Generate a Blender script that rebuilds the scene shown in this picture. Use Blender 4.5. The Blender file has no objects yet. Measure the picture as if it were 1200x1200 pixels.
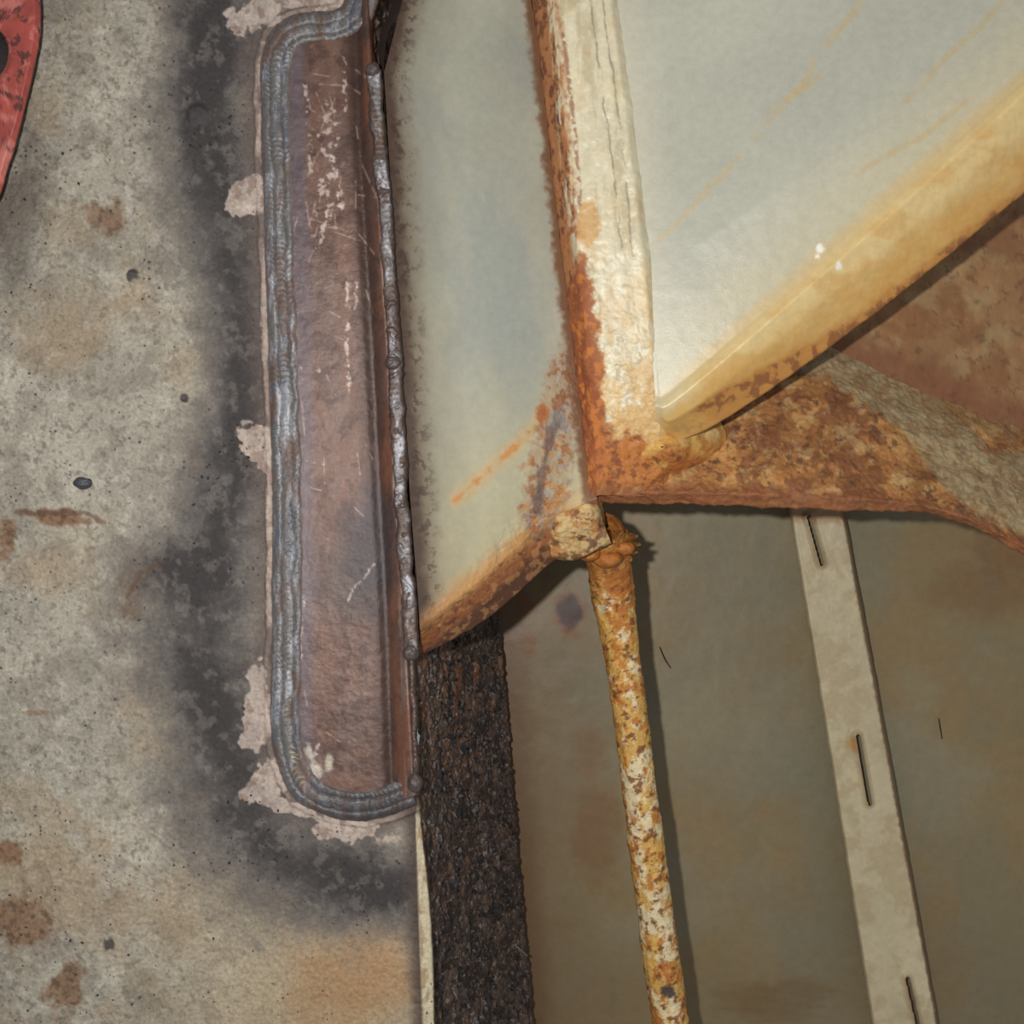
import bpy, numpy as np, math, random
K=0.00075; H=1200.0
rng=np.random.RandomState(7); random.seed(5)
TAB=rng.rand(64,64,64)
def vn(P,s,seed=0):
    p=P/np.asarray(s,dtype=float)
    if P.shape[-1]==3:
        p=np.stack([p[...,0]*0.86+p[...,1]*0.5,p[...,1]*0.86-p[...,0]*0.5,p[...,2]+0.3*p[...,0]],-1)
    p=p+np.array([seed*7.31,seed*3.77,seed*5.13])
    i=np.floor(p).astype(int); f=p-i; f=f*f*(3-2*f); i&=63; j=(i+1)&63
    x0,y0,z0=i[...,0],i[...,1],i[...,2]; x1,y1,z1=j[...,0],j[...,1],j[...,2]
    fx,fy,fz=f[...,0],f[...,1],f[...,2]
    a=TAB[x0,y0,z0]*(1-fx)+TAB[x1,y0,z0]*fx; b=TAB[x0,y1,z0]*(1-fx)+TAB[x1,y1,z0]*fx
    c=TAB[x0,y0,z1]*(1-fx)+TAB[x1,y0,z1]*fx; d=TAB[x0,y1,z1]*(1-fx)+TAB[x1,y1,z1]*fx
    return (a*(1-fy)+b*fy)*(1-fz)+(c*(1-fy)+d*fy)*fz
def fbm(P,s,seed=0,o=4):
    t=0;w=0;a=1.0; s=np.asarray(s,dtype=float)
    for k in range(o):
        t=t+a*vn(P,s,seed+k*1.7); w+=a; a*=0.6; s=s*0.47
    return t/w
def ss(a,b,x):
    t=np.clip((x-a)/(b-a),0,1); return t*t*(3-2*t)
def W(u,v,z):
    k=(H-z)/H
    return np.stack([(u-600)*k,-(v-600)*k,z+0*u],-1)
def cr(pts,n):
    p=np.array(pts,float)
    if len(p)==2:
        t=np.linspace(0,1,n)[:,None]; return p[0]*(1-t)+p[1]*t
    q=np.vstack([2*p[0]-p[1],p,2*p[-1]-p[-2]]); out=[]
    for i in range(len(p)-1):
        t=np.linspace(0,1,40,endpoint=False)[:,None]
        a,b,c,d=q[i],q[i+1],q[i+2],q[i+3]
        out.append(0.5*((2*b)+(-a+c)*t+(2*a-5*b+4*c-d)*t*t+(-a+3*b-3*c+d)*t**3))
    out=np.vstack(out+[p[-1:]])
    return resamp(out,n)
def resamp(p,n):
    p=np.array(p,float); d=np.r_[0,np.cumsum(np.linalg.norm(np.diff(p[:,:2],axis=0),axis=1)+1e-6)]
    t=np.linspace(0,d[-1],n); return np.stack([np.interp(t,d,p[:,k]) for k in range(p.shape[1])],-1)
def dline(U,V,pts):
    best=np.full(U.shape,1e9); rad=np.ones(U.shape)
    for a,b in zip(pts[:-1],pts[1:]):
        ax,ay=a[0],a[1]; dx,dy=b[0]-ax,b[1]-ay; L=dx*dx+dy*dy+1e-9
        t=np.clip(((U-ax)*dx+(V-ay)*dy)/L,0,1); d=np.hypot(U-ax-t*dx,V-ay-t*dy)
        if len(a)>2:
            r=a[2]+(b[2]-a[2])*t; sc=d/r<best/rad
        else:
            r=np.ones_like(d); sc=d<best
        best=np.where(sc,d,best); rad=np.where(sc,r,rad)
    return best,rad
def blob(U,V,cx,cy,rx,ry,a=0):
    c,s=math.cos(math.radians(a)),math.sin(math.radians(a))
    x=(U-cx)*c+(V-cy)*s; y=-(U-cx)*s+(V-cy)*c
    return 1-np.hypot(x/rx,y/ry)
class Paint:
    def __init__(s,U,V,P,base,rough=0.6,met=0.0):
        s.U,s.V,s.P=U,V,P; s.c=np.ones(U.shape+(3,))*np.array(base,float); s.r=np.ones(U.shape)*rough; s.m=np.ones(U.shape)*met
    def mix(s,col,m,rough=None,met=None):
        m=np.clip(m,0,1); s.c=s.c*(1-m[...,None])+np.array(col,float)*m[...,None]
        if rough is not None: s.r=s.r*(1-m)+rough*m
        if met is not None: s.m=s.m*(1-m)+met*m
    def mul(s,f): s.c=s.c*f[...,None]
    def n(s,sc,seed=0,o=4): return fbm(s.P,sc,seed,o)
def lin(c):
    c=np.clip(c/255,0,1); return np.where(c<=0.04045,c/12.92,((c+0.055)/1.055)**2.4)
def make_mat(name,bump=0.25,fine=900,mid=160,spk=0.25,pit=0.0,pscale=260,dist=0.0012):
    m=bpy.data.materials.new(name); m.use_nodes=True; nt=m.node_tree; b=nt.nodes['Principled BSDF']
    N=nt.nodes.new; L=nt.links.new
    at=N('ShaderNodeAttribute'); at.attribute_name='Col'
    ar=N('ShaderNodeAttribute'); ar.attribute_name='Rm'
    tc=N('ShaderNodeTexCoord')
    n1=N('ShaderNodeTexNoise'); n1.inputs['Scale'].default_value=fine; n1.inputs['Detail'].default_value=5; n1.inputs['Roughness'].default_value=0.65
    n2=N('ShaderNodeTexNoise'); n2.inputs['Scale'].default_value=mid; n2.inputs['Detail'].default_value=6; n2.inputs['Roughness'].default_value=0.6
    L(tc.outputs['Object'],n1.inputs['Vector']); L(tc.outputs['Object'],n2.inputs['Vector'])
    ad=N('ShaderNodeMath'); ad.operation='ADD'; L(n1.outputs['Fac'],ad.inputs[0]); L(n2.outputs['Fac'],ad.inputs[1])
    mr=N('ShaderNodeMapRange'); mr.inputs['From Min'].default_value=0.7; mr.inputs['From Max'].default_value=1.3
    mr.inputs['To Min'].default_value=1-spk; mr.inputs['To Max'].default_value=1+spk; L(ad.outputs[0],mr.inputs['Value'])
    vm=N('ShaderNodeVectorMath'); vm.operation='SCALE'; L(at.outputs['Color'],vm.inputs[0]); L(mr.outputs['Result'],vm.inputs['Scale'])
    outc=vm.outputs['Vector']; hsock=ad.outputs[0]
    if pit>0:
        vo=N('ShaderNodeTexVoronoi'); vo.inputs['Scale'].default_value=pscale; vo.inputs['Randomness'].default_value=1
        va=N('ShaderNodeVectorMath'); va.operation='MULTIPLY_ADD'; L(n1.outputs['Color'],va.inputs[0]); va.inputs[1].default_value=(0.0022,)*3; L(tc.outputs['Object'],va.inputs[2]); L(va.outputs['Vector'],vo.inputs['Vector'])
        sc=N('ShaderNodeSeparateColor'); L(vo.outputs['Color'],sc.inputs['Color'])
        rm=N('ShaderNodeMapRange'); rm.inputs['From Min'].default_value=0.6; rm.inputs['From Max'].default_value=1.0; rm.inputs['To Min'].default_value=0.0; rm.inputs['To Max'].default_value=0.38
        L(sc.outputs['Red'],rm.inputs['Value'])
        n3=N('ShaderNodeTexNoise'); n3.inputs['Scale'].default_value=pscale*0.09; n3.inputs['Detail'].default_value=3; L(tc.outputs['Object'],n3.inputs['Vector'])
        cm=N('ShaderNodeMapRange'); cm.inputs['From Min'].default_value=0.4; cm.inputs['From Max'].default_value=0.62; cm.inputs['To Min'].default_value=0.15; cm.inputs['To Max'].default_value=1; L(n3.outputs['Fac'],cm.inputs['Value'])
        ml=N('ShaderNodeMath'); ml.operation='MULTIPLY'; L(rm.outputs['Result'],ml.inputs[0]); L(cm.outputs['Result'],ml.inputs[1])
        df=N('ShaderNodeMath'); df.operation='SUBTRACT'; L(ml.outputs[0],df.inputs[0]); L(vo.outputs['Distance'],df.inputs[1])
        m2=N('ShaderNodeMapRange'); m2.inputs['From Min'].default_value=-0.02; m2.inputs['From Max'].default_value=0.08; m2.inputs['To Min'].default_value=0; m2.inputs['To Max'].default_value=pit
        L(df.outputs[0],m2.inputs['Value'])
        mx=N('ShaderNodeMix'); mx.data_type='RGBA'; L(m2.outputs['Result'],mx.inputs['Factor']); L(outc,mx.inputs[6]); mx.inputs[7].default_value=(0.035,0.028,0.022,1)
        outc=mx.outputs[2]
        s2=N('ShaderNodeMath'); s2.operation='SUBTRACT'; L(hsock,s2.inputs[0]); L(m2.outputs['Result'],s2.inputs[1]); hsock=s2.outputs[0]
    L(outc,b.inputs['Base Color'])
    sp=N('ShaderNodeSeparateColor'); L(ar.outputs['Color'],sp.inputs['Color'])
    L(sp.outputs['Red'],b.inputs['Roughness']); L(sp.outputs['Green'],b.inputs['Metallic'])
    bp=N('ShaderNodeBump'); bp.inputs['Strength'].default_value=bump; bp.inputs['Distance'].default_value=dist
    L(hsock,bp.inputs['Height']); L(bp.outputs['Normal'],b.inputs['Normal'])
    return m
M_deck=make_mat('scorched_steel_plate',0.55,1500,300,0.33,pit=0.8,pscale=230)
M_paint=make_mat('painted_steel',0.2,1300,140,0.09)
M_rust=make_mat('rusted_steel',0.8,900,240,0.32,pit=0.5,pscale=330)
M_side=make_mat('slag_covered_steel',1.0,700,220,0.6,pit=0.7,pscale=240,dist=0.002)
M_flng=make_mat('rusted_painted_flange',0.55,1100,200,0.22)
M_pipe=make_mat('flaking_paint_and_rust',0.7,1000,330,0.25,pit=0.45,pscale=420)
M_weld=make_mat('weld_metal',0.3,1100,330,0.22)
M_ins=make_mat('heat_tinted_steel',0.3,1300,260,0.22)
M_wall=make_mat('old_coated_steel',0.2,700,80,0.10)
def emit(name,G,paint,mat,keep=None,closeu=False,parent=None,flip=False):
    a,b=G.shape[:2]; me=bpy.data.meshes.new(name)
    co=(G.reshape(-1,3)*K).astype('f4')
    I=np.arange(a*b).reshape(a,b)
    if closeu: I=np.concatenate([I,I[:,:1]],1)
    q=np.stack([I[:-1,:-1],I[1:,:-1],I[1:,1:],I[:-1,1:]],-1)
    if keep is not None: q=q[keep[:-1,:-1]]
    q=q.reshape(-1,4)
    if flip: q=q[:,::-1]
    me.vertices.add(len(co)); me.vertices.foreach_set('co',co.ravel())
    me.loops.add(q.size); me.loops.foreach_set('vertex_index',q.ravel().astype('i4'))
    me.polygons.add(len(q)); me.polygons.foreach_set('loop_start',np.arange(0,q.size,4,dtype='i4'))
    me.update(calc_edges=True)
    me.polygons.foreach_set('use_smooth',np.ones(len(q),bool))
    c=me.color_attributes.new('Col','FLOAT_COLOR','POINT'); r=me.color_attributes.new('Rm','FLOAT_COLOR','POINT')
    cc=np.ones((a*b,4)); cc[:,:3]=lin(paint.c.reshape(-1,3)); c.data.foreach_set('color',cc.astype('f4').ravel())
    cc=np.ones((a*b,4)); cc[:,0]=np.clip(paint.r,0.05,1).ravel(); cc[:,1]=np.clip(paint.m,0,1).ravel(); r.data.foreach_set('color',cc.astype('f4').ravel())
    me.materials.append(mat); me.validate(); me.update()
    ob=bpy.data.objects.new(name,me); bpy.context.scene.collection.objects.link(ob)
    if parent: ob.parent=parent
    return ob
def normals(G):
    du=np.gradient(G,axis=0); dv=np.gradient(G,axis=1); n=np.cross(du,dv); n/=np.linalg.norm(n,axis=-1,keepdims=True)+1e-9
    return n
def loft(rails,na,seg,smooth=0):
    R=[cr(r,na) for r in rails]; cols=[]
    if isinstance(seg,int): seg=[seg]*(len(R)-1)
    for i in range(len(R)-1):
        for t in np.linspace(0,1,seg[i],endpoint=False): cols.append(R[i]*(1-t)+R[i+1]*t)
    cols.append(R[-1]); g=np.stack(cols,1)
    for _ in range(smooth): g[:,1:-1]=(g[:,:-2]+2*g[:,1:-1]+g[:,2:])/4
    return g
def build(name,g,paintf,mat,disp=None,keepf=None,parent=None):
    U,V=g[...,0],g[...,1]; P=W(U,V,g[...,2]); n=normals(P)
    s=np.sign(np.median(np.sum(n*(np.array([0,0,H])-P),-1))); n=n*s
    if disp is not None: P=P+n*disp(U,V,P)[...,None]
    pt=paintf(U,V,P)
    return emit(name,P,pt,mat,keep=None if keepf is None else keepf(U,V),parent=parent,flip=(s<0))
def empty(name,loc=(0,0,0)):
    e=bpy.data.objects.new(name,None); bpy.context.scene.collection.objects.link(e); e.empty_display_size=0.05; return e

WP=[(436,-60),(426,-10),(414,20),(392,31),(362,33),(338,42),(325,70),(324,120),(328,250),(333,400),(337,550),(338,700),(336,830),(341,884),(360,924),(400,941),(440,941),(482,926)]
WPs=cr(WP,120); WC=WPs[:,:2].tolist()
EDGE=[(428,-150),(430,0),(438,85),(448,230),(462,430),(472,610),(480,770),(487,925),(492,1060),(497,1200),(503,1350)]
# ---------------- deck
def deck_paint(U,V,P):
    p=Paint(U,V,P,(158,152,138),0.46,0.15)
    p.mul(0.80+0.40*p.n(80,1,5)); 
    p.mix((198,192,180),ss(0.52,0.72,p.n(12,2,5)+0.35*(p.n(70,9)-0.5))*0.45)
    p.mix((118,110,98),ss(0.5,0.66,p.n(30,3,5))*0.45); p.mix((92,86,78),ss(.56,.68,p.n(6,13))*.45)
    p.mix((152,126,94),ss(0.48,0.75,p.n(110,4)+ss(850,1200,V)*0.15-0.05)*0.45)
    p.mix((184,160,124),ss(990,1150,V+80*(p.n(60,5)-.5))*ss(130,330,U)*0.55)
    p.mix((162,114,70),np.clip(ss(-0.3,0.7,blob(U,V,415,1140,90,60,-20)+1.1*(p.n(40,6,5)-0.5)),0,1)*0.5)
    for (x,y,rx,ry,a,st) in [(125,256,28,20,0,.6),(66,606,58,10,6,.8),(8,632,14,26,0,.8),(24,1085,40,34,30,.7),(78,1160,22,36,10,.7),(158,690,22,44,10,.8),(10,1000,16,16,0,.8),(40,835,26,4,0,.5),(232,545,10,40,0,.5),(230,930,22,16,0,.6)]:
        m=ss(-0.15,0.45,blob(U,V,x,y,rx,ry,a)+1.9*(p.n(18,x%7,5)-0.52)); p.mix((122,88,62),m*st,0.8,0)
        p.mix((80,60,46),ss(0.5,0.64,p.n(7,3))*m*0.6)
    S=[(258,-150,62),(258,0,62),(248,110,68),(256,210,68),(274,310,64),(290,420,58),(287,520,62),(262,610,78),(238,690,92),(244,780,84),(260,860,76),(275,950,82),(335,1005,78),(405,1030,66),(470,1040,48)]
    d,r=dline(U,V,S); den=1-d/r+1.0*(p.n(64,8,5)-0.5)+0.6*(p.n(20,28)-0.5)+0.3*(p.n(6,18)-.5)
    p.mix((118,110,100),ss(-0.55,0.15,den)*0.7)
    p.mix((82,77,75),ss(-0.25,0.65,den)*0.88,0.7,0)
    p.mix((50,46,46),ss(0.35,1.15,den+0.5*(p.n(25,12)-0.5)+0.7*np.maximum(0,blob(U,V,215,665,75,55))+0.6*np.maximum(0,blob(U,V,425,1030,70,60))+.4*np.maximum(0,blob(U,V,235,120,50,150))+.4*np.maximum(0,blob(U,V,290,470,40,120))+.4*np.maximum(0,blob(U,V,235,830,50,50)))*0.85,0.8,0)
    p.mix((134,126,120),ss(0.52,0.66,p.n(12,14,5))*ss(0,.5,den)*0.4)
    m=ss(0,.8,blob(U,V,18,250,55,120,12)+.7*(p.n(20,4)-.5)); p.mix((80,72,64),m*.65)  # darkening beside the clamp: its soft shadow, painted in together with soot
    dw,_=dline(U,V,WC); 
    p.mix((96,82,76),ss(56,20,dw+26*(p.n(14,15)-0.5))*0.78)
    ch=np.zeros(U.shape)
    for (x,y,rx,ry,a,s) in [(300,18,34,26,0,1),(290,236,28,26,-20,1),(309,150,7,70,0,.7),(295,512,24,34,-15,1),(300,838,18,50,5,1),(320,912,24,26,40,1),(335,945,52,10,15,1),(425,975,46,16,8,1),(318,620,6,120,0,.8),(311,330,5,110,0,.7),(375,4,50,9,0,1)]:
        ch=np.maximum(ch,s*ss(0.02,0.12,blob(U,V,x,y,rx,ry,a)+2.2*(p.n(30,x%5,4)-0.52)))
    lnm=ss(4.2,1.2,np.abs(dw-22-8*(p.n(26,21)-0.5)))
    p.mix((150,130,120),lnm*(.25+.7*ss(.42,.55,p.n(34,19))),0.6)
    p.mix((190,174,162),ch*(0.45+0.7*p.n(14,4)),0.7); p.mix((126,102,92),ch*ss(.54,.64,p.n(12,44))*.6)
    de,_=dline(U,V,EDGE); p.mix((66,52,46),ss(26,2,de+14*(p.n(30,3)-.5))*0.8)
    for L in [[(20,600),(60,602),(100,600),(118,612)],[(150,700),(165,672),(190,658)]]:
        d,_=dline(U+8*(p.n(14,2)-.5),V+8*(p.n(14,5)-.5),L); p.mix((86,62,46),ss(5,1,d+5*(p.n(5,7)-.5))*0.6)
    for (x,y,r) in [(232,135,18),(155,323,8),(216,466,6),(265,548,12),(245,700,10),(128,1107,8)]:
        b=np.hypot(U-x,V-y); p.mix((52,48,48),ss(r*1.1,r*0.5,b+12*(p.n(7,2)-.5))*0.8,0.5)
    return p
def deck_disp(U,V,P):
    d=2.2*(fbm(P,45,3)-0.5)+2.0*(fbm(P,6,5,3)-0.5)
    for (x,y,r) in [(232,135,16),(155,323,8),(216,466,6)]: 
        b=np.hypot(U-x,V-y); d+=4*ss(r,r*0.5,b)
    dw,_=dline(U,V,WC[::2])
    d+=ss(6,2,np.abs(dw-22-8*(fbm(P,26,21)-0.5)))*2.5
    return d
rimw=lambda b: float(np.interp(b,[925,960,1060,1350],[0,4,9,11]))
Rl=lambda off,z,k=0:[(a+off+k*rimw(b),b,z) for a,b in EDGE]
lefts=[(-170,b,0) for a,b in EDGE]
g=loft([lefts,Rl(-14,0),Rl(-3,0),Rl(2,-5,1),Rl(3,-12,1),Rl(4,-24,1)],1050,[420,10,8,4,5],0)
def deck_p2(U,V,P):
    p=deck_paint(U,V,P); de=P[...,2]
    x=U-np.interp(V,[b for a,b in EDGE],[a for a,b in EDGE])
    rim=ss(-2.5,-.5,x)*ss(935,960,V); p.mix((206,194,164),rim*0.95,0.5); p.mix((150,120,84),rim*ss(.52,.62,p.n((8,24,8),5))*.6)
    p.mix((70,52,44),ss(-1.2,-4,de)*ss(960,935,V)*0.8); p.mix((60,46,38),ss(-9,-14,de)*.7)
    return p
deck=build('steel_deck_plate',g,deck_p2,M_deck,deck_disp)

# ---------------- insert plate assembly
ip=empty('welded_insert_plate')
def dbl_paint(U,V,P):
    p=Paint(U,V,P,(104,77,66),0.36,0.2)
    p.mul(0.8+0.4*p.n(60,2)); p.mix((126,98,86),ss(.48,.68,p.n((26,50,20),5,5))*.5)
    p.mix((104,96,96),ss(.5,.68,p.n((40,120,20),15))*.3)
    p.mix((66,47,41),ss(.5,.66,p.n(16,7,5))*.5)
    bend=np.interp(V,[0,400,700,925],[404,424,440,448])
    p.mix((52,34,28),ss(-14,10,U-bend)*ss(34,10,U-bend)*0.75); p.mix((112,70,50),ss(.45,.65,p.n((14,90,20),8))*ss(10,20,U-bend)*0.7)
    p.mix((150,128,118),ss(2.2,.8,np.abs(U-bend-28))*ss(.46,.6,p.n((10,60,10),31))*.4)
    p.mix((48,44,50),ss(-0.2,.7,blob(U,V,432,640,40,90)+0.8*(p.n(24,4)-.5))*0.7)
    p.mix((60,54,54),ss(-0.2,.9,blob(U,V,400,690,50,60)+0.9*(p.n(20,34)-.5))*0.5)
    p.mix((98,94,110),ss(20,2,np.abs(U-np.interp(V,[60,500,900],[346,356,358]))+14*(p.n((14,50,14),9)-.5))*0.5)
    chalk=[([(372,250),(400,238)],5),([(378,262),(402,243)],3),([(408,330),(406,400),(408,458)],2.5),([(358,100),(366,200)],3),([(415,380),(418,330)],1.5),([(375,160),(388,150),(396,165),(380,178),(392,190)],3.5),([(380,120),(392,128),(378,140),(396,145)],3),([(404,60),(404,130)],2),([(372,870),(366,915)],3),([(350,780),(356,700)],1.5),([(440,660),(415,690),(400,720)],1.2),([(376,290),(384,225)],3),([(372,215),(392,205),(376,225)],3.5),([(392,185),(398,235)],3),([(360,540),(380,545)],1),([(352,430),(374,436)],1)]
    for L,w in chalk:
        d,_=dline(U+8*(p.n(12,2)-.5),V+8*(p.n(12,22)-.5),L); p.mix((200,184,176),ss(w+1.2,w-1.8,d+6*(p.n(5,3)-.5))*ss(.42,.58,p.n(6,12,3))*0.75,0.35)
    for k in range(44):
        r_=np.random.RandomState(k+40); x=r_.uniform(355,430)+ (0 if k<22 else -4); y=r_.uniform(60,900) if k<26 else r_.uniform(100,300); l=r_.uniform(8,45); a=r_.uniform(-.5,.5)+ (1.57 if r_.rand()>.35 else .5)
        d,_=dline(U,V,[(x,y),(x+l*math.cos(a),y+l*math.sin(a))]); p.mix((166,146,138),ss(1.5,.3,d)*ss(.35,.55,p.n(7,k%9,2))*.6)
    for x,y in [(362,880),(385,895),(373,905),(366,900)]: p.mix((196,188,172),ss(7,2,np.hypot(U-x,(V-y)*.5)+7*(p.n(6)-.5))*0.75)
    return p
Ld=[(336,46),(334,200),(338,400),(342,600),(343,780),(347,860),(362,925)]
left=[(a,b,8) for a,b in Ld]
bend=[(403,33,10),(412,200,10),(424,400,10),(432,560,10),(440,700,10),(444,800,10),(449,940,10)]
b2=[(417,20,5),(424,200,5),(436,400,5),(444,560,5),(452,700,5),(456,800,5),(461,940,5)]
re=[(427,-60,17),(431,40,17),(438,160,15),(453,400,15),(464,600,15),(474,740,15),(480,840,19),(486,932,19)]
re2=[(a+4,b,15) for a,b,_ in re]; re3=[(a+6,b,-12) for a,b,_ in re]
g=loft([left,bend,b2,re,re2,re3],900,[70,16,24,5,6],18)
build('plate',g,dbl_paint,M_ins,lambda U,V,P:2.0*(fbm(P,60,3)-.5)+0.8*(fbm(P,8,4)-.5),parent=ip)
def bead(name,path,width,z0,hgt,passes,paintf,na,lump=0,parent=None,rs=.35,wob=6):
    c=resamp(cr(path,400),na); t=np.gradient(c,axis=0); t/=np.linalg.norm(t,axis=1,keepdims=True); nrm=np.stack([-t[:,1],t[:,0]],-1)
    nb=int(width*1.4); w=np.linspace(-1,1,nb); s=np.arange(na)*np.linalg.norm(np.diff(c,axis=0),axis=1).mean()
    S,Wd=np.meshgrid(s,w,indexing='ij')
    U=c[:,None,0]+nrm[:,None,0]*Wd*width/2; V=c[:,None,1]+nrm[:,None,1]*Wd*width/2
    P0=W(U,V,0*U); wig=(fbm(P0,40,6)-.5)*0.5
    o=(fbm(P0,24,9)-.5)*wob; U=U+nrm[:,None,0]*o; V=V+nrm[:,None,1]*o
    x=(Wd+wig+1)/2*passes; fr=x-np.floor(x)
    prof=np.sqrt(np.clip(1-(2*fr-1)**2,0,1)); env=np.sqrt(np.clip(1-Wd**4,0,1))
    rip=np.sin((S-(2*fr-1)**2*4.0)/1.0+ 5*fbm(P0,25,2)+np.floor(x)*2)
    amp=rs*ss(.35,.6,fbm(P0,30,52,2))
    Z=z0+hgt*env*(0.72+0.28*prof)+amp*rip*env*prof+2.4*(fbm(P0,(9,9,9),4)-.5)*env+lump*ss(.55,.7,fbm(P0,9,44,2))*env-(1-env)*6
    P=W(U,V,Z); pt=paintf(U,V,P,prof,rip*amp/max(rs,1e-3),Wd)
    return emit(name,P,pt,M_weld,parent=parent,flip=True)
def w1(U,V,P,prof,rip,Wd):
    p=Paint(U,V,P,(110,107,106),0.42,0.25)
    p.mix((166,169,178),ss(.5,.66,p.n((9,30,9),3,5))*.7); p.mix((86,90,102),ss(.48,.66,p.n((8,60,9),33))*.55)
    p.mix((64,56,54),(1-ss(.1,.55,prof))*.6)
    p.mix((98,77,68),ss(.5,.64,p.n((16,36,18),7,5))*.75,.6,.1)
    p.mix((138,116,106),ss(.6,.9,-Wd*1.0)*.8,0.6,0); p.mix((130,108,98),ss(.8,1,np.abs(Wd))*.6,0.6,0)
    p.mix((176,164,124),ss(790,860,V)*ss(372,345,U)*ss(.1,.8,rip)*ss(.0,.5,prof)*ss(.8,.2,np.abs(Wd+.3))*.7)
    p.mix((54,50,52),ss(905,930,V)*ss(360,400,U)*.55); p.mul(0.97+0.05*rip)
    return p
bead('weld_bead_outer',WP,40,1,11,3,w1,2000,parent=ip,rs=.26)
def w2(U,V,P,prof,rip,Wd):
    p=Paint(U,V,P,(118,112,112),0.46,0.15)
    p.mix((184,184,192),ss(.52,.64,p.n((8,14,8),3))*.75); p.mix((82,64,56),ss(.48,.6,p.n((10,20,10),7))*.85)
    p.mix((104,76,62),ss(.5,.66,p.n((20,60,20),17))*.5)
    p.mix((66,50,46),ss(.5,.9,np.abs(Wd))*.85,0.7,0.1); p.mul(0.97+0.05*rip)
    return p
bead('weld_bead_edge',[(437,82),(444,170),(452,260),(462,420),(471,600),(477,690),(482,768)],19,11,8,1,w2,1300,lump=3,parent=ip,rs=.2,wob=9)
def w3(U,V,P,prof,rip,Wd):
    p=Paint(U,V,P,(96,80,72),.4,.2); p.mix((60,46,42),ss(.45,.65,p.n(12,3))*.7); return p
bead('weld_bead_corner',[(482,766),(484,820),(487,925)],8,11,8,1,w3,300,lump=2,parent=ip)
def lumps(name,items,mat,col,parent=None):
    n=24; th=np.linspace(0,math.pi,n); ph=np.linspace(0,2*math.pi,n)
    T,F=np.meshgrid(th,ph,indexing='ij'); D=np.stack([np.sin(T)*np.cos(F),np.sin(T)*np.sin(F),np.cos(T)],-1)
    verts=[];faces=[]
    for (u,v,z,rx,ry,rz,sd) in items:
        c=W(np.array(float(u)),np.array(float(v)),z); q=D*np.array([rx,ry,rz]); q=q*(0.75+0.5*fbm(D*10+sd,6,sd,3))[...,None]; G=c+q
        o=len(verts); verts+= (G.reshape(-1,3)*K).tolist()
        for i in range(n-1):
            for j in range(n-1): faces.append((o+i*n+j,o+(i+1)*n+j,o+(i+1)*n+j+1,o+i*n+j+1))
    me=bpy.data.meshes.new(name); me.from_pydata(verts,[],faces)
    c=me.color_attributes.new('Col','FLOAT_COLOR','POINT'); r=me.color_attributes.new('Rm','FLOAT_COLOR','POINT')
    l=lin(np.array(col,float)); 
    c.data.foreach_set('color',np.tile(np.r_[l,1],len(verts)).astype('f4')); r.data.foreach_set('color',np.tile([.45,.3,0,1],len(verts)).astype('f4'))
    me.polygons.foreach_set('use_smooth',np.ones(len(faces),bool)); me.materials.append(mat)
    ob=bpy.data.objects.new(name,me); bpy.context.scene.collection.objects.link(ob)
    if parent: ob.parent=parent
    return ob
lumps('weld_tacks',[(437,82,16,8,9,8,1),(461,425,16,9,9,8,2),(481,765,16,9,10,8,3),(486,917,17,9,11,9,4)],M_weld,(84,74,72),parent=ip)
lumps('slag_chip',[(97,566,6,11,7,6,5)],M_weld,(70,72,78))

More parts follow.
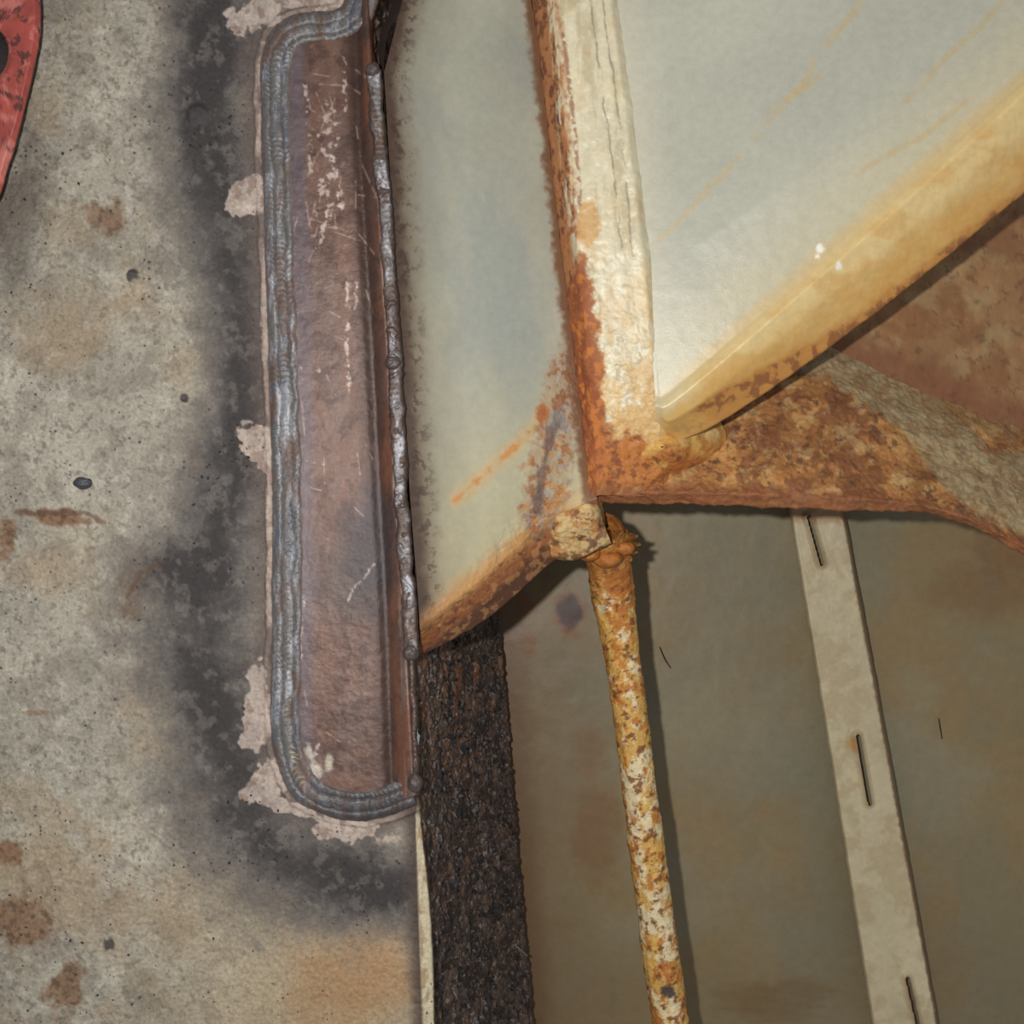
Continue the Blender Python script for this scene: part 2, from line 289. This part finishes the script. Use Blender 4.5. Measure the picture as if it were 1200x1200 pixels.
# ---------------- bracket assembly
br=empty('painted_bracket')
def p1_paint(U,V,P):
    p=Paint(U,V,P,(168,167,151),0.33,0)
    p.mul(0.9+0.2*p.n((120,200,120),2)); p.mix((142,148,144),ss(.38,.7,p.n((60,150,60),4))*.55)
    p.mix((190,177,136),ss(400,660,V+0.5*(U-560)+60*(p.n(60,6)-.5))*0.65)
    p.mix((202,160,98),ss(0,34,(V+0.76*U-1070)+40*(p.n(30,7)-.5))*0.45)
    le=np.interp(V,[0,85,420,750],[470,449,470,492]); d=U-le
    p.mix((128,120,102),ss(90,8,d+22*(p.n(40,3)-.5))*0.6); p.mix((96,80,64),ss(40,8,d+16*(p.n(24,33)-.5))*0.6); p.mix((70,52,42),ss(20,4,d+14*(p.n(14,3)-.5))*0.85)
    p.mix((60,46,40),ss(.56,.62,p.n(6,43))*ss(40,6,d)*.7)
    lip=np.interp(U,[492,560,600,640],[738,680,646,612]); e=V-lip
    p.mix((182,124,68),ss(-30,2,e+26*(p.n(16,8)-.5))*0.7,0.7); p.mix((138,78,44),ss(2,16,e+12*(p.n(12,9)-.5))*0.75,0.85)
    p.mix((78,50,36),ss(24,36,e+6*(p.n(10)-.5))*0.8); p.mix((88,54,38),ss(.54,.64,p.n(9,19))*ss(0,8,e)*.7); p.mix((200,150,92),ss(.55,.64,p.n(11,29))*ss(0,8,e)*.5)
    dd,_=dline(U,V,[(650,470),(625,503),(585,540),(535,585)]); p.mix((186,108,46),ss(5,1,dd+11*(p.n(10,3)-.5))*ss(.3,.44,p.n(18,5))*0.9); p.mix((200,160,106),ss(16,3,dd+9*(p.n(10,13)-.5))*.45)
    dd,_=dline(U,V,[(668,430),(650,510),(634,606)]); m=ss(32,12,dd+40*(p.n(16,13,5)-.5)); p.mix((158,132,100),m*.75,.8); p.mix((136,86,54),m*ss(.48,.58,p.n(10,15,5))*.8); p.mix((160,152,146),m*ss(.53,.62,p.n(6,18))*.7); p.mix((186,118,58),m*ss(.54,.62,p.n(12,38))*ss(480,560,V)*.7)
    dd,_=dline(U,V,[(648,500),(634,560),(630,600)]); p.mix((100,80,76),ss(7,2,dd+14*(p.n(9,43)-.5))*.7)
    m=ss(12,5,np.hypot((U-654),(V-492)*0.6)+20*(p.n(7,3)-.5)); p.mix((108,104,108),m*.7)
    p.mix((160,88,42),ss(9,2,np.hypot((U-636)*1.0,(V-482)*.4)+12*(p.n(8,33)-.5))*.85)
    re=np.interp(V,[0,200,330,580],[622,646,660,690]); p.mix((112,74,50),ss(12,2,re-U+14*(p.n(9,22)-.5))*.85)
    return p
h=[[(500,-150,-20),(596,-150,-70)],[(472,0,-12),(622,0,-78)],[(450,85,-2),(638,85,-78)],[(470,420,-2),(678,420,-78)],[(482,600,-2),(690,555,-78)],
   [(492,736,-2),(560,682,-30),(600,648,-52),(640,610,-70),(700,585,-78)],[(490,771,-45),(560,733,-74),(602,700,-95),(652,656,-115),(706,630,-120)],[(490,768,-90),(560,728,-110),(602,695,-130),(650,650,-150),(700,625,-150)]]
g=loft(h,230,[60,60,190,120,90,34,6],2)
g=np.transpose(g,(1,0,2))
build('web_plate',g,p1_paint,M_paint,lambda U,V,P:2.5*(fbm(P,130,3)-.5)+6*(fbm(P,12,6)-.5)*ss(34,10,dline(U,V,[(675,440),(650,510),(634,600),(560,700),(500,750)])[0]),parent=br)
g=loft([[(500,-150,-20),(472,0,-12),(450,85,-2),(470,420,-2),(482,600,-2),(492,736,-2),(490,771,-45)],[(488,-150,-80),(460,0,-80),(442,85,-60),(466,420,-60),(478,600,-60),(486,736,-60),(486,771,-90)]],300,8)
build('web_plate_edge',g,lambda U,V,P:Paint(U,V,P,(70,52,44),.7),M_rust,parent=br)
def bar_paint(U,V,P):
    p=Paint(U,V,P,(212,202,172),0.3,0)
    p.mul(0.92+0.16*p.n(40,2))
    fl=np.interp(V,[-150,0,200,330,575],[640,650,667,682,704]); x=U-fl
    p.mix((180,168,136),ss(.46,.66,p.n((12,50,12),4))*.6); p.mix((228,220,194),ss(.5,.64,p.n(12,64))*.4)
    lowr=ss(250,560,V+80*(p.n(60,5)-.5))
    p.mix((204,154,86),np.clip(ss(.42,.62,p.n((20,36,20),8,5)+lowr*0.24-0.08),0,1)*(0.15+.6*lowr),.6)
    m=ss(10,-6,x+26*(p.n((11,20,11),9,5)-.5)-20*lowr*ss(.4,.6,p.n(30,2))); p.mix((164,98,52),m*.85,.8); p.mix((104,62,42),m*ss(.5,.62,p.n(10,11,5))*.85,.9)
    m=ss(4,-2,np.abs(x+4)-4)*ss(.44,.52,p.n((10,36,10),31))*ss(350,270,V); p.mix((214,204,174),m*.9)
    m=ss(0,.3,blob(U,V,686,430,24,150,-4)+1.5*(p.n(20,12,5)-.5)); p.mix((140,74,40),m*.8,.85); p.mix((192,118,54),m*ss(.5,.62,p.n(10,13,5))*.8)
    m=ss(0,.3,blob(U,V,745,550,70,40,0)+1.4*(p.n(20,14,5)-.5)); p.mix((180,104,46),m*.8,.7); p.mix((118,68,38),ss(.52,.63,p.n(10,15,5))*m*.7)
    p.mix((124,74,46),ss(560,582,V+14*(p.n(14,55)-.5))*.6)
    m=ss(-.1,.2,blob(U,V,690,262,12,34,0)+1.3*(p.n(16,24)-.5)); p.mix((200,146,80),m*.6)
    dd,_=dline(U,V,[(660,40),(672,140),(680,240)]); p.mix((150,110,84),ss(4,1,dd+4*(p.n(6)-.5))*ss(.42,.52,p.n(6,9,2))*.8)
    for L in [[(692,0),(712,150),(730,290)],[(706,0),(728,160),(742,300)]]:
        dd,_=dline(U+7*(p.n(26,4)-.5),V,L); p.mix((128,118,102),ss(1.8,.5,dd)*ss(.36,.52,p.n((8,24,8),61))*.6)
    return p
def bar_disp(U,V,P):
    d=4*(fbm(P,40,3)-.5)+ (2.0+6*ss(300,520,V))*(fbm(P,11,6,5)-.5)
    for L in [[(692,0),(712,150),(730,290)],[(706,0),(728,160),(742,300)]]:
        dd,_=dline(U+7*(fbm(P,26,4)-.5),V,L); d-=0.9*ss(5,.5,dd)*ss(.36,.52,fbm(P,(8,24,8),61))
    return d
vb=[[(610,-150,-95),(621,0,-95),(645,200,-95),(660,330,-95),(690,588,-110)],[(614,-150,-62),(626,0,-62),(648,200,-62),(663,330,-62),(692,585,-78)],
    [(640,-150,-28),(650,0,-28),(667,200,-28),(680,330,-28),(702,580,-70)],[(694,-150,-20),(716,0,-20),(742,200,-20),(758,330,-22),(772,480,-46),(778,582,-106)],[(720,-150,-60),(745,0,-60),(770,200,-60),(785,330,-60),(800,480,-90),(800,575,-160)]]
g=loft(vb,700,[16,20,64,20],5)
build('face_bar',g,bar_paint,M_paint,bar_disp,parent=br)
def p2_paint(U,V,P):
    p=Paint(U,V,P,(178,177,162),0.3,0)
    p.mul(0.94+0.12*p.n((160,160,160),2))
    rid=np.interp(U,[765,1200,1300],[480,97,10]); e=V-rid
    p.mix((194,184,152),ss(-150,-10,e+50*(p.n(60,6)-.5))*0.7)
    p.mix((206,168,106),ss(-26,-4,e+18*(p.n(24,7)-.5))*0.5)
    p.mix((216,190,134),ss(-4,8,e)*.85); p.mix((200,154,88),ss(.45,.65,p.n((40,24,30),8))*ss(0,20,e)*.5)
    wl=np.interp(U,[770,830,1000,1200,1300],[36,46,105,126,130]); t=e/wl
    p.mix((196,148,76),ss(.35,.8,t+.25*(p.n(20)-.5))*.6)
    p.mix((178,118,56),ss(.86,1.02,t+.14*(p.n(12,3)-.5))*.7,.6); p.mix((124,76,44),ss(.94,1.03,t+.14*(p.n(9,23)-.5))*ss(.48,.6,p.n(14,5))*.7,.8)
    p.mix((206,200,176),ss(60,8,U-np.interp(V,[0,460],[716,770])+16*(p.n(30,3)-.5))*.4)
    for L in [[(1010,0),(930,110),(860,190),(770,285)],[(1130,120),(1080,160),(1010,200)],[(960,90),(900,130)],[(1180,0),(1060,120)]]:
        dd,_=dline(U+12*(p.n(50,4)-.5),V,L); p.mix((190,166,122),ss(6,.5,dd)*.55*ss(.34,.55,p.n(40,8)))
    m=ss(-.2,.4,blob(U,V,800,505,45,30,0)+1.0*(p.n(24,14)-.5)); p.mix((206,162,86),m*.6)
    for x,y,r in [(961,291,7),(983,312,6),(958,300,4)]: p.mix((236,232,220),ss(r,r*.4,np.hypot(U-x,V-y)+6*(p.n(5)-.5)),.15)  # highlights near the gusset ridge, painted as small near-white glossy spots
    return p
h=[[(694,-150,-32),(1000,-150,10),(1320,-150,60)],[(716,0,-32),(1000,0,10),(1320,-70,60)],[(758,330,-32),(950,200,5),(1330,-30,60)],[(768,466,-34),(800,448,-28),(1000,274,0),(1200,94,40),(1320,-15,62)],[(768,476,-28),(803,460,-20),(1003,288,6),(1200,110,46),(1320,2,68)],
   [(768,490,-44),(812,478,-32),(1003,322,-8),(1200,152,30),(1320,50,50)],[(762,518,-90),(830,503,-66),(1002,386,-44),(1200,228,-8),(1320,130,12)],[(762,505,-150),(828,492,-150),(1000,372,-130),(1200,212,-100),(1320,112,-90)]]
g=loft(h,480,[50,130,80,10,16,30,14],2); g=np.transpose(g,(1,0,2))
build('gusset_plate',g,p2_paint,M_paint,lambda U,V,P:3*(fbm(P,140,3)-.5)+(0.5+2.4*ss(-10,30,V-np.interp(U,[765,1200],[480,97])))*(fbm(P,26,6)-.5),parent=br)
def oc(U,V,P):
    p=Paint(U,V,P,(208,162,86),.45); low=ss(500,545,V+16*(p.n(14,2)-.5))
    p.mix((182,108,48),ss(.4,.56,p.n(16,3,5)+.12*low)*(.3+.6*low),.7); p.mix((122,72,42),ss(.54,.64,p.n(9,5,5))*.8*low,.8)
    p.mix((212,190,140),ss(.5,.62,p.n(20,8))*(1-low)*.7); return p
rr=np.linspace(.02,1,60); tt=np.linspace(0,2*math.pi,140)
RR,TT=np.meshgrid(rr,tt,indexing='ij')
G3=np.stack([776+RR*76*np.cos(TT),524+RR*44*np.sin(TT)-RR*12*np.cos(TT),-56-80*RR**1.6],-1)
build('fillet_lump',G3,oc,M_flng,lambda U,V,P:10*(fbm(P,34,3)-.5)+3*(fbm(P,9,8)-.5),parent=br)
def h_paint(U,V,P):
    p=Paint(U,V,P,(164,112,62),.65); p.mul(.8+.4*p.n(50,2))
    p.mix((196,148,88),ss(.47,.6,p.n(30,3,6))*.75); p.mix((126,78,46),ss(.5,.6,p.n(26,4,6))*.75); p.mix((84,56,40),ss(.57,.66,p.n(10,6,5))*.6)
    p.mix((198,170,122),ss(.55,.63,p.n(22,66,6))*.5)
    dd,r=dline(U,V,[(940,405,26),(1010,440,28),(1080,490,32),(1140,560,36),(1230,590,60)]); m=ss(-.1,.25,1-dd/r+1.3*(p.n(26,7,5)-.5)); p.mix((172,158,124),m*.75,.5); p.mix((142,110,74),m*ss(.5,.62,p.n(14,9,5))*.7)
    m=ss(0,.4,blob(U,V,1120,470,90,26,25)+(p.n(40,3)-.5)); p.mix((150,118,78),m*.6)
    p.mix((196,156,100),ss(.0,.5,blob(U,V,760,560,90,16,2)+1.3*(p.n(14,9)-.5))*.5)
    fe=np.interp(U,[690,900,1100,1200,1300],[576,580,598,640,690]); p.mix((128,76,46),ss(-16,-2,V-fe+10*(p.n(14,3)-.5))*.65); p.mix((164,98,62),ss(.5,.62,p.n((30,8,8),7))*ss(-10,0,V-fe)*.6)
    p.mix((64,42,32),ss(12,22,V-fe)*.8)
    return p
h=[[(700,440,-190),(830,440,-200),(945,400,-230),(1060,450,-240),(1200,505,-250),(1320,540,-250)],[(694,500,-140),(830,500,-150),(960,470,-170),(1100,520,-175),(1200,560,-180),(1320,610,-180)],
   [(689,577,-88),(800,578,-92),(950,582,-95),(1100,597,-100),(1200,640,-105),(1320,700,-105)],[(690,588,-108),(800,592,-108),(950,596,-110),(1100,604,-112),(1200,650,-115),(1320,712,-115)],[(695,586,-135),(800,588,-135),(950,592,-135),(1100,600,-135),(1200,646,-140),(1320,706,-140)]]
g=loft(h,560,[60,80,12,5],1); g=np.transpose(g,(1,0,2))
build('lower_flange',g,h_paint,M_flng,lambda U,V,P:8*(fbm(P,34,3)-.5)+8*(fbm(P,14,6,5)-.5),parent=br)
def st_paint(U,V,P):
    p=Paint(U,V,P,(198,168,116),.6); p.mix((174,110,54),ss(.46,.6,p.n(16,3,5))*.8); p.mix((104,68,44),ss(.54,.64,p.n(10,4,5))*.75); return p
g=loft([[(636,585,-150),(638,610,-150),(642,640,-170)],[(644,580,-100),(643,618,-84),(650,642,-100)],[(652,576,-92),(652,612,-72),(658,644,-92)],[(690,570,-92),(694,600,-74),(698,630,-92)],[(700,572,-100),(703,600,-86),(706,626,-100)],[(706,570,-150),(708,600,-150),(711,624,-170)]],90,[10,8,34,8,12],9)
build('corner_stub',g,st_paint,M_flng,lambda U,V,P:10*(fbm(P,20,3)-.5)+4*(fbm(P,7,3)-.5),parent=br)
g=loft([[(644,634,-92),(672,636,-88),(708,616,-90)],[(646,655,-104),(676,655,-102),(716,636,-104)],[(650,652,-200),(678,652,-200),(714,634,-200)]],90,[16,24],5)
build('stub_underside',g,st_paint,M_flng,lambda U,V,P:9*(fbm(P,16,3)-.5),parent=br)

# ---------------- pipe
def tube(name,path,rad,paintf,mat,amp,ns=72,na=900,parent=None):
    c=cr(path,na); C=W(c[:,0],c[:,1],c[:,2]); t=np.gradient(C,axis=0); t/=np.linalg.norm(t,axis=1,keepdims=True)
    a=np.cross(t,[0,0,1.0]); a/=np.linalg.norm(a,axis=1,keepdims=True); b=np.cross(t,a)
    th=np.linspace(0,2*math.pi,ns,endpoint=False); N=a[:,None]*np.cos(th)[None,:,None]+b[:,None]*np.sin(th)[None,:,None]
    r=np.interp(np.linspace(0,1,na),np.linspace(0,1,len(rad)),rad)
    P=C[:,None]+N*r[:,None,None]; P=P+N*amp(P)[...,None]
    U=600+P[...,0]*H/(H-P[...,2]); V=600-P[...,1]*H/(H-P[...,2])
    return emit(name,P,paintf(U,V,P),mat,closeu=True,parent=parent)
def pipe_paint(U,V,P):
    p=Paint(U,V,P,(216,170,90),.4); p.mul(.88+.24*p.n(30,2))
    wh=.16*np.maximum(0,blob(U,V,750,925,34,70))+.18*np.maximum(0,blob(U,V,768,1060,34,70))-.10*ss(860,640,V)
    p.mix((236,224,190),ss(.5,.58,p.n((16,26,16),3,5)+wh)*.8,.25)
    p.mix((184,108,40),ss(.5,.6,p.n((12,17,12),4,5)-wh*.5)*.8,.7)
    p.mix((114,64,34),ss(.57,.66,p.n(8,5,4))*.8,.85); p.mix((160,90,40),ss(730,640,V)*.45)
    p.mix((70,56,54),ss(10,5,np.hypot(U-783,V-1162)+8*(p.n(9)-.5))*.9)
    return p
pipe=empty('rusted_pipe')
tube('tube',[(704,622,-160),(712,655,-205),(720,710,-240),(735,810,-250),(750,930,-252),(768,1070,-258),(786,1200,-262),(806,1350,-270)],[30,30,25,24,24,26,25,27,26,26,26],pipe_paint,M_pipe,lambda P:5*(fbm(P,24,3)-.5)+5*(fbm(P,8,5,5)-.5),parent=pipe)
th=np.linspace(0,2*math.pi,160); rr=np.linspace(0.05,1,30); RR,TT=np.meshgrid(rr,th,indexing='ij')
jag=1+0.35*(vn(np.stack([np.cos(TT)*9,np.sin(TT)*9,0*TT],-1),2.2,4)-.5)*2*RR
cu=714+RR*jag*37*np.cos(TT); cv=638+RR*jag*19*np.sin(TT)
G3=np.stack([cu,cv,-140-50*RR**1.7+4*np.sin(TT*5)*RR],-1)
build('corroded_collar',G3,pipe_paint,M_pipe,lambda U,V,P:10*(fbm(P,14,3)-.5),parent=pipe)
lumps('corrosion_lumps',[(690,648,-150,16,12,14,7),(712,655,-165,20,13,16,8),(732,642,-160,14,9,12,9)],M_pipe,(186,118,54),parent=pipe)

# ---------------- recess plates
rec=empty('steel_recess')
def wall_paint(U,V,P):
    p=Paint(U,V,P,(144,133,106),.42); p.mul(.9+.2*p.n(200,2)); 
    p.mix((148,120,76),ss(.42,.7,p.n((260,200,100),3)+.1*ss(900,1200,U))*.6)
    p.mix((130,127,106),ss(.45,.68,p.n((160,300,100),5))*.5)
    p.mix((118,92,60),ss(780,600,U+60*(p.n(90,33)-.5))*.6); p.mix((120,104,76),ss(1000,1250,V+80*(p.n(90,53)-.5))*.4)
    for x,y,rx,ry,s in [(666,718,26,34,.95),(618,754,12,22,.8),(700,975,34,80,.4),(614,708,14,16,.8),(690,880,25,40,.3),(1150,690,80,40,.3),(1185,640,60,40,.4)]:
        m=ss(-.1,.6,blob(U,V,x,y,rx,ry)+.8*(p.n(20,3)-.5)); p.mix((128,82,46),m*s)
    m=ss(-.1,.4,blob(U,V,667,716,16,22)+.9*(p.n(14,3)-.5)); p.mix((64,38,26),m*.95)
    le=np.interp(V,[700,1200],[588,626]); p.mix((108,80,54),ss(34,4,U-le+16*(p.n(40)-.5))*.7)
    for (x,y) in [(880,1170),(930,1160),(905,1185)]:
        m=ss(0,.6,blob(U,V,x,y,60,22)+.9*(p.n((60,8,20),8)-.5)); p.mix((120,96,62),m*.5)
    return p
g=loft([[(560,-100,-600),(560,1350,-600)],[(1400,-100,-600),(1400,1350,-600)]],520,[400])
back=build('back_plate',g,wall_paint,M_wall,lambda U,V,P:8*(fbm(P,300,3)-.5)+1*(fbm(P,20,3)-.5),parent=rec)
def sl_paint(U,V,P):
    p=Paint(U,V,P,(104,82,68),.8); p.mul(.7+.6*p.n(30,2)); p.mix((48,40,38),ss(.45,.58,p.n(22,4,5))*.8); p.mix((142,92,62),ss(.5,.63,p.n((20,50,20),6))*.75*ss(1050,800,V)); p.mix((110,98,90),ss(.5,.63,p.n((20,50,20),16))*.5); p.mix((190,182,176),ss(.62,.68,p.n(6,7,3))*.6)
    return p
g=loft([[(428,-150,-18),(440,85,-18),(462,420,-18),(484,770,-18),(490,925,-18),(502,1200,-18),(508,1350,-18)],[(500,-150,-500),(510,85,-500),(550,420,-500),(588,770,-520),(600,925,-520),(624,1200,-520),(636,1350,-520)],[(500,-150,-620),(520,85,-620),(550,420,-620),(586,770,-620),(599,925,-620),(622,1200,-620),(634,1350,-620)]],800,[200,20])
side=build('side_plate',g,sl_paint,M_side,lambda U,V,P:12*(fbm(P,24,3)-.5)+12*(fbm(P,9,5,5)-.5),parent=rec)
def w2_paint(U,V,P):
    p=Paint(U,V,P,(160,120,80),.6); p.mul(.85+.3*p.n(80,2)); p.mix((134,90,58),ss(.45,.62,p.n(50,3,6))*.6); p.mix((176,154,112),ss(.52,.66,p.n(56,7,6))*.5)
    dd,_=dline(U,V,[(945,400),(1060,440),(1200,500)]); p.mix((128,80,54),ss(40,8,dd+34*(p.n(30,3)-.5))*.7); p.mix((88,60,44),ss(.64,.7,p.n(9,8,3))*.35)
    return p
g=loft([[(700,150,-330),(1000,100,-330),(1350,60,-330)],[(700,450,-192),(830,444,-202),(945,404,-232),(1060,454,-242),(1200,509,-252),(1330,545,-252)]],400,[160])
build('rusted_side_plate',np.transpose(g,(1,0,2)),w2_paint,M_wall,lambda U,V,P:6*(fbm(P,60,3)-.5)+2*(fbm(P,10,3)-.5),parent=br)
SL=[[(947,606),(962,660)],[(1004,862),(1018,940)],[(1062,1145),(1078,1215)]]
def st2(U,V,P):
    p=Paint(U,V,P,(202,189,155),.4); p.mul(.92+.16*p.n(60,2)); p.mix((174,150,112),ss(.5,.66,p.n(40,3))*.4)
    p.mix((190,140,82),ss(0,.5,blob(U,V,1000,872,12,12)+.8*(p.n(8)-.5))*.7); p.mix((150,100,60),ss(14,3,np.abs(V-604)+10*(p.n(12)-.5))*.5)
    p.mix((112,84,58),ss(-4,0,U-np.interp(V,[600,1200],[988,1099])+4*(p.n(8,6)-.5))*.8)
    for L in SL:
        d,_=dline(U,V,L); p.mix((150,112,72),ss(6,3,d)*.6)
    return p
def kp(U,V):
    k=np.ones(U.shape,bool)
    for L in SL: k&=~(dline(U,V,L)[0]<2.7)
    return k
def sdisp(U,V,P):
    d=2.5*(fbm(P,24,3)-.5)
    for L in SL: d+=6*ss(9,3,dline(U,V,L)[0])
    return d
ls=[(880,330,-548),(925,600,-548),(968,860,-548),(1022,1200,-548),(1046,1350,-548)]
rs=[(938,330,-540),(990,600,-540),(1042,880,-540),(1100,1200,-540),(1126,1350,-540)]
off=lambda L,du,z:[(a+du,b,z) for a,b,_ in L]
g=loft([off(ls,1,-594),ls,off(ls,3,-538),off(rs,-3,-530),rs,off(rs,-1,-560)],1100,[6,4,80,4,4],1)
build('slotted_stiffener',g,st2,M_paint,sdisp,keepf=kp)

def debris(name,n,mat,fn,cols,parent=None):
    verts=[];faces=[];vc=[]
    for _ in range(n):
        (u,v,z,s)=fn(); c=W(np.array(u),np.array(v),z); o=len(verts)
        base=np.array([[1,0,0],[-1,0,0],[0,1,0],[0,-1,0],[0,0,1],[0,0,-1]],float)*s*np.array([random.uniform(.6,1.6),random.uniform(.5,1.2),random.uniform(.5,1)])
        base+=np.random.RandomState(random.randint(0,99999)).rand(6,3)*s*.6
        a=random.uniform(0,6.28); R_=np.array([[math.cos(a),-math.sin(a),0],[math.sin(a),math.cos(a),0],[0,0,1]])
        verts+=((base@R_.T+c)*K).tolist()
        for f in [(0,2,4),(2,1,4),(1,3,4),(3,0,4),(2,0,5),(1,2,5),(3,1,5),(0,3,5)]: faces.append(tuple(o+i for i in f))
        cl=lin(np.array(random.choice(cols),float)); vc+=[list(cl)+[1]]*6
    me=bpy.data.meshes.new(name); me.from_pydata(verts,[],faces)
    c=me.color_attributes.new('Col','FLOAT_COLOR','POINT'); r=me.color_attributes.new('Rm','FLOAT_COLOR','POINT')
    c.data.foreach_set('color',np.array(vc,'f4').ravel()); r.data.foreach_set('color',np.tile([.8,.0,0,1],len(verts)).astype('f4'))
    me.materials.append(mat); ob=bpy.data.objects.new(name,me); bpy.context.scene.collection.objects.link(ob); ob.parent=parent; return ob
def fl():
    v=random.uniform(740,1260); t=random.uniform(.1,1)**.8
    a=np.interp(v,[770,925,1200,1350],[484,490,502,508]); b=np.interp(v,[770,925,1200,1350],[588,600,624,636])
    return (a+(b-a)*t,v,-18-502*t+6,random.uniform(1.0,5.0))
debris('slag_grit',1500,M_rust,fl,[(44,40,42),(62,54,52),(96,90,92),(84,62,50),(50,42,40),(30,28,30)],parent=rec)
def fd():
    L=random.choice([(225,670,60),(270,540,30),(420,1030,50),(250,150,40),(300,980,50),(60,300,140),(80,1100,150)])
    return (min(470,random.gauss(L[0],L[2]*.6)),random.gauss(L[1],L[2]*.6),1.0,random.uniform(.7,2.0))
debris('weld_spatter',300,M_rust,fd,[(42,40,44),(60,56,58),(80,70,62)],parent=deck)
for i,a in enumerate([[(773,758,-588),(779,772,-585),(786,783,-588)],[(1100,842,-590),(1104,866,-590)],[(562,1036,-340),(580,1056,-400)],[(592,1098,-440),(618,1120,-500)]]):
    tube('wire_offcut_%d'%(i+1),a,[1.0,1.2,.8],lambda U,V,P:Paint(U,V,P,(48,42,34) if i not in(2,3) else (150,140,130),.8),M_rust,lambda P:0*P[...,0],8,20,parent=rec)

# ---------------- red clamp top-left
def red(U,V,P):
    p=Paint(U,V,P,(150,68,60),.42); p.mul(.85+.3*p.n(30,2)); p.mix((200,128,118),ss(.5,.64,p.n(14,3,5))*.6); p.mix((66,42,38),ss(.57,.66,p.n(8,5,5))*.8)
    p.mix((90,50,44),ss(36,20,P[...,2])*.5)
    return p
out=[(-120,-140),(36,-140),(46,-20),(48,25),(42,70),(26,140),(10,195),(-6,240),(-40,262),(-120,270)]
o=cr(out,260)[:,:2]; hc=np.array([-18,62.]); 
ang=np.arctan2(o[:,1]-hc[1],o[:,0]-hc[0]); hole=hc+np.stack([np.cos(ang),np.sin(ang)],-1)*np.array([28,34])
def rl(p,z): return [(a,b,z) for a,b in p]
def lin_loft(R,seg,sm):
    cols=[]
    for i in range(len(R)-1):
        for t in np.linspace(0,1,seg,endpoint=False): cols.append(R[i]*(1-t)+R[i+1]*t)
    cols.append(R[-1]); g=np.stack(cols,1)
    for _ in range(sm): g[:,1:-1]=(g[:,:-2]+2*g[:,1:-1]+g[:,2:])/4
    return g
A=np.array
ins=o+(hc-o)*0.12
g=lin_loft([A(rl(hole,5.)),A(rl(hole,36.)),A(rl(hole+(o-hole)*.15,42.)),A(rl(ins,42.)),A(rl(o,36.)),A(rl(o,2.))],14,3)
rc=empty('red_clamp')
build('clamp_body',g,red,M_paint,lambda U,V,P:3*(fbm(P,16,3)-.5),parent=rc)
rr=np.linspace(.02,1,10); tt=np.linspace(0,2*math.pi,60); RR,TT=np.meshgrid(rr,tt,indexing='ij')
build('clamp_hole_dark',np.stack([-18+RR*30*np.cos(TT),62+RR*36*np.sin(TT),24-8*RR**2],-1),lambda U,V,P:Paint(U,V,P,(30,22,22),.6),M_rust,None,parent=rc)  # near-black disc put in to stand for the dark of the clamp hole

# ---------------- light, world, camera
pl=bpy.data.lights.new('flash_light','POINT'); pl.energy=34; pl.shadow_soft_size=0.01; pl.color=(1,0.975,0.93)
po=bpy.data.objects.new('flash_light',pl); po.location=(-110*K,50*K,1230*K); bpy.context.scene.collection.objects.link(po)
w=bpy.data.worlds.new('World'); bpy.context.scene.world=w; w.use_nodes=True
bg=w.node_tree.nodes['Background']; bg.inputs['Color'].default_value=(0.97,0.98,1,1); bg.inputs['Strength'].default_value=0.26
cam=bpy.data.cameras.new('Camera'); co=bpy.data.objects.new('Camera',cam); bpy.context.scene.collection.objects.link(co)
co.location=(0,0,H*K); cam.sensor_width=36; cam.lens=36.0; cam.clip_start=0.01
bpy.context.scene.camera=co
bpy.context.scene.view_settings.view_transform='Standard'
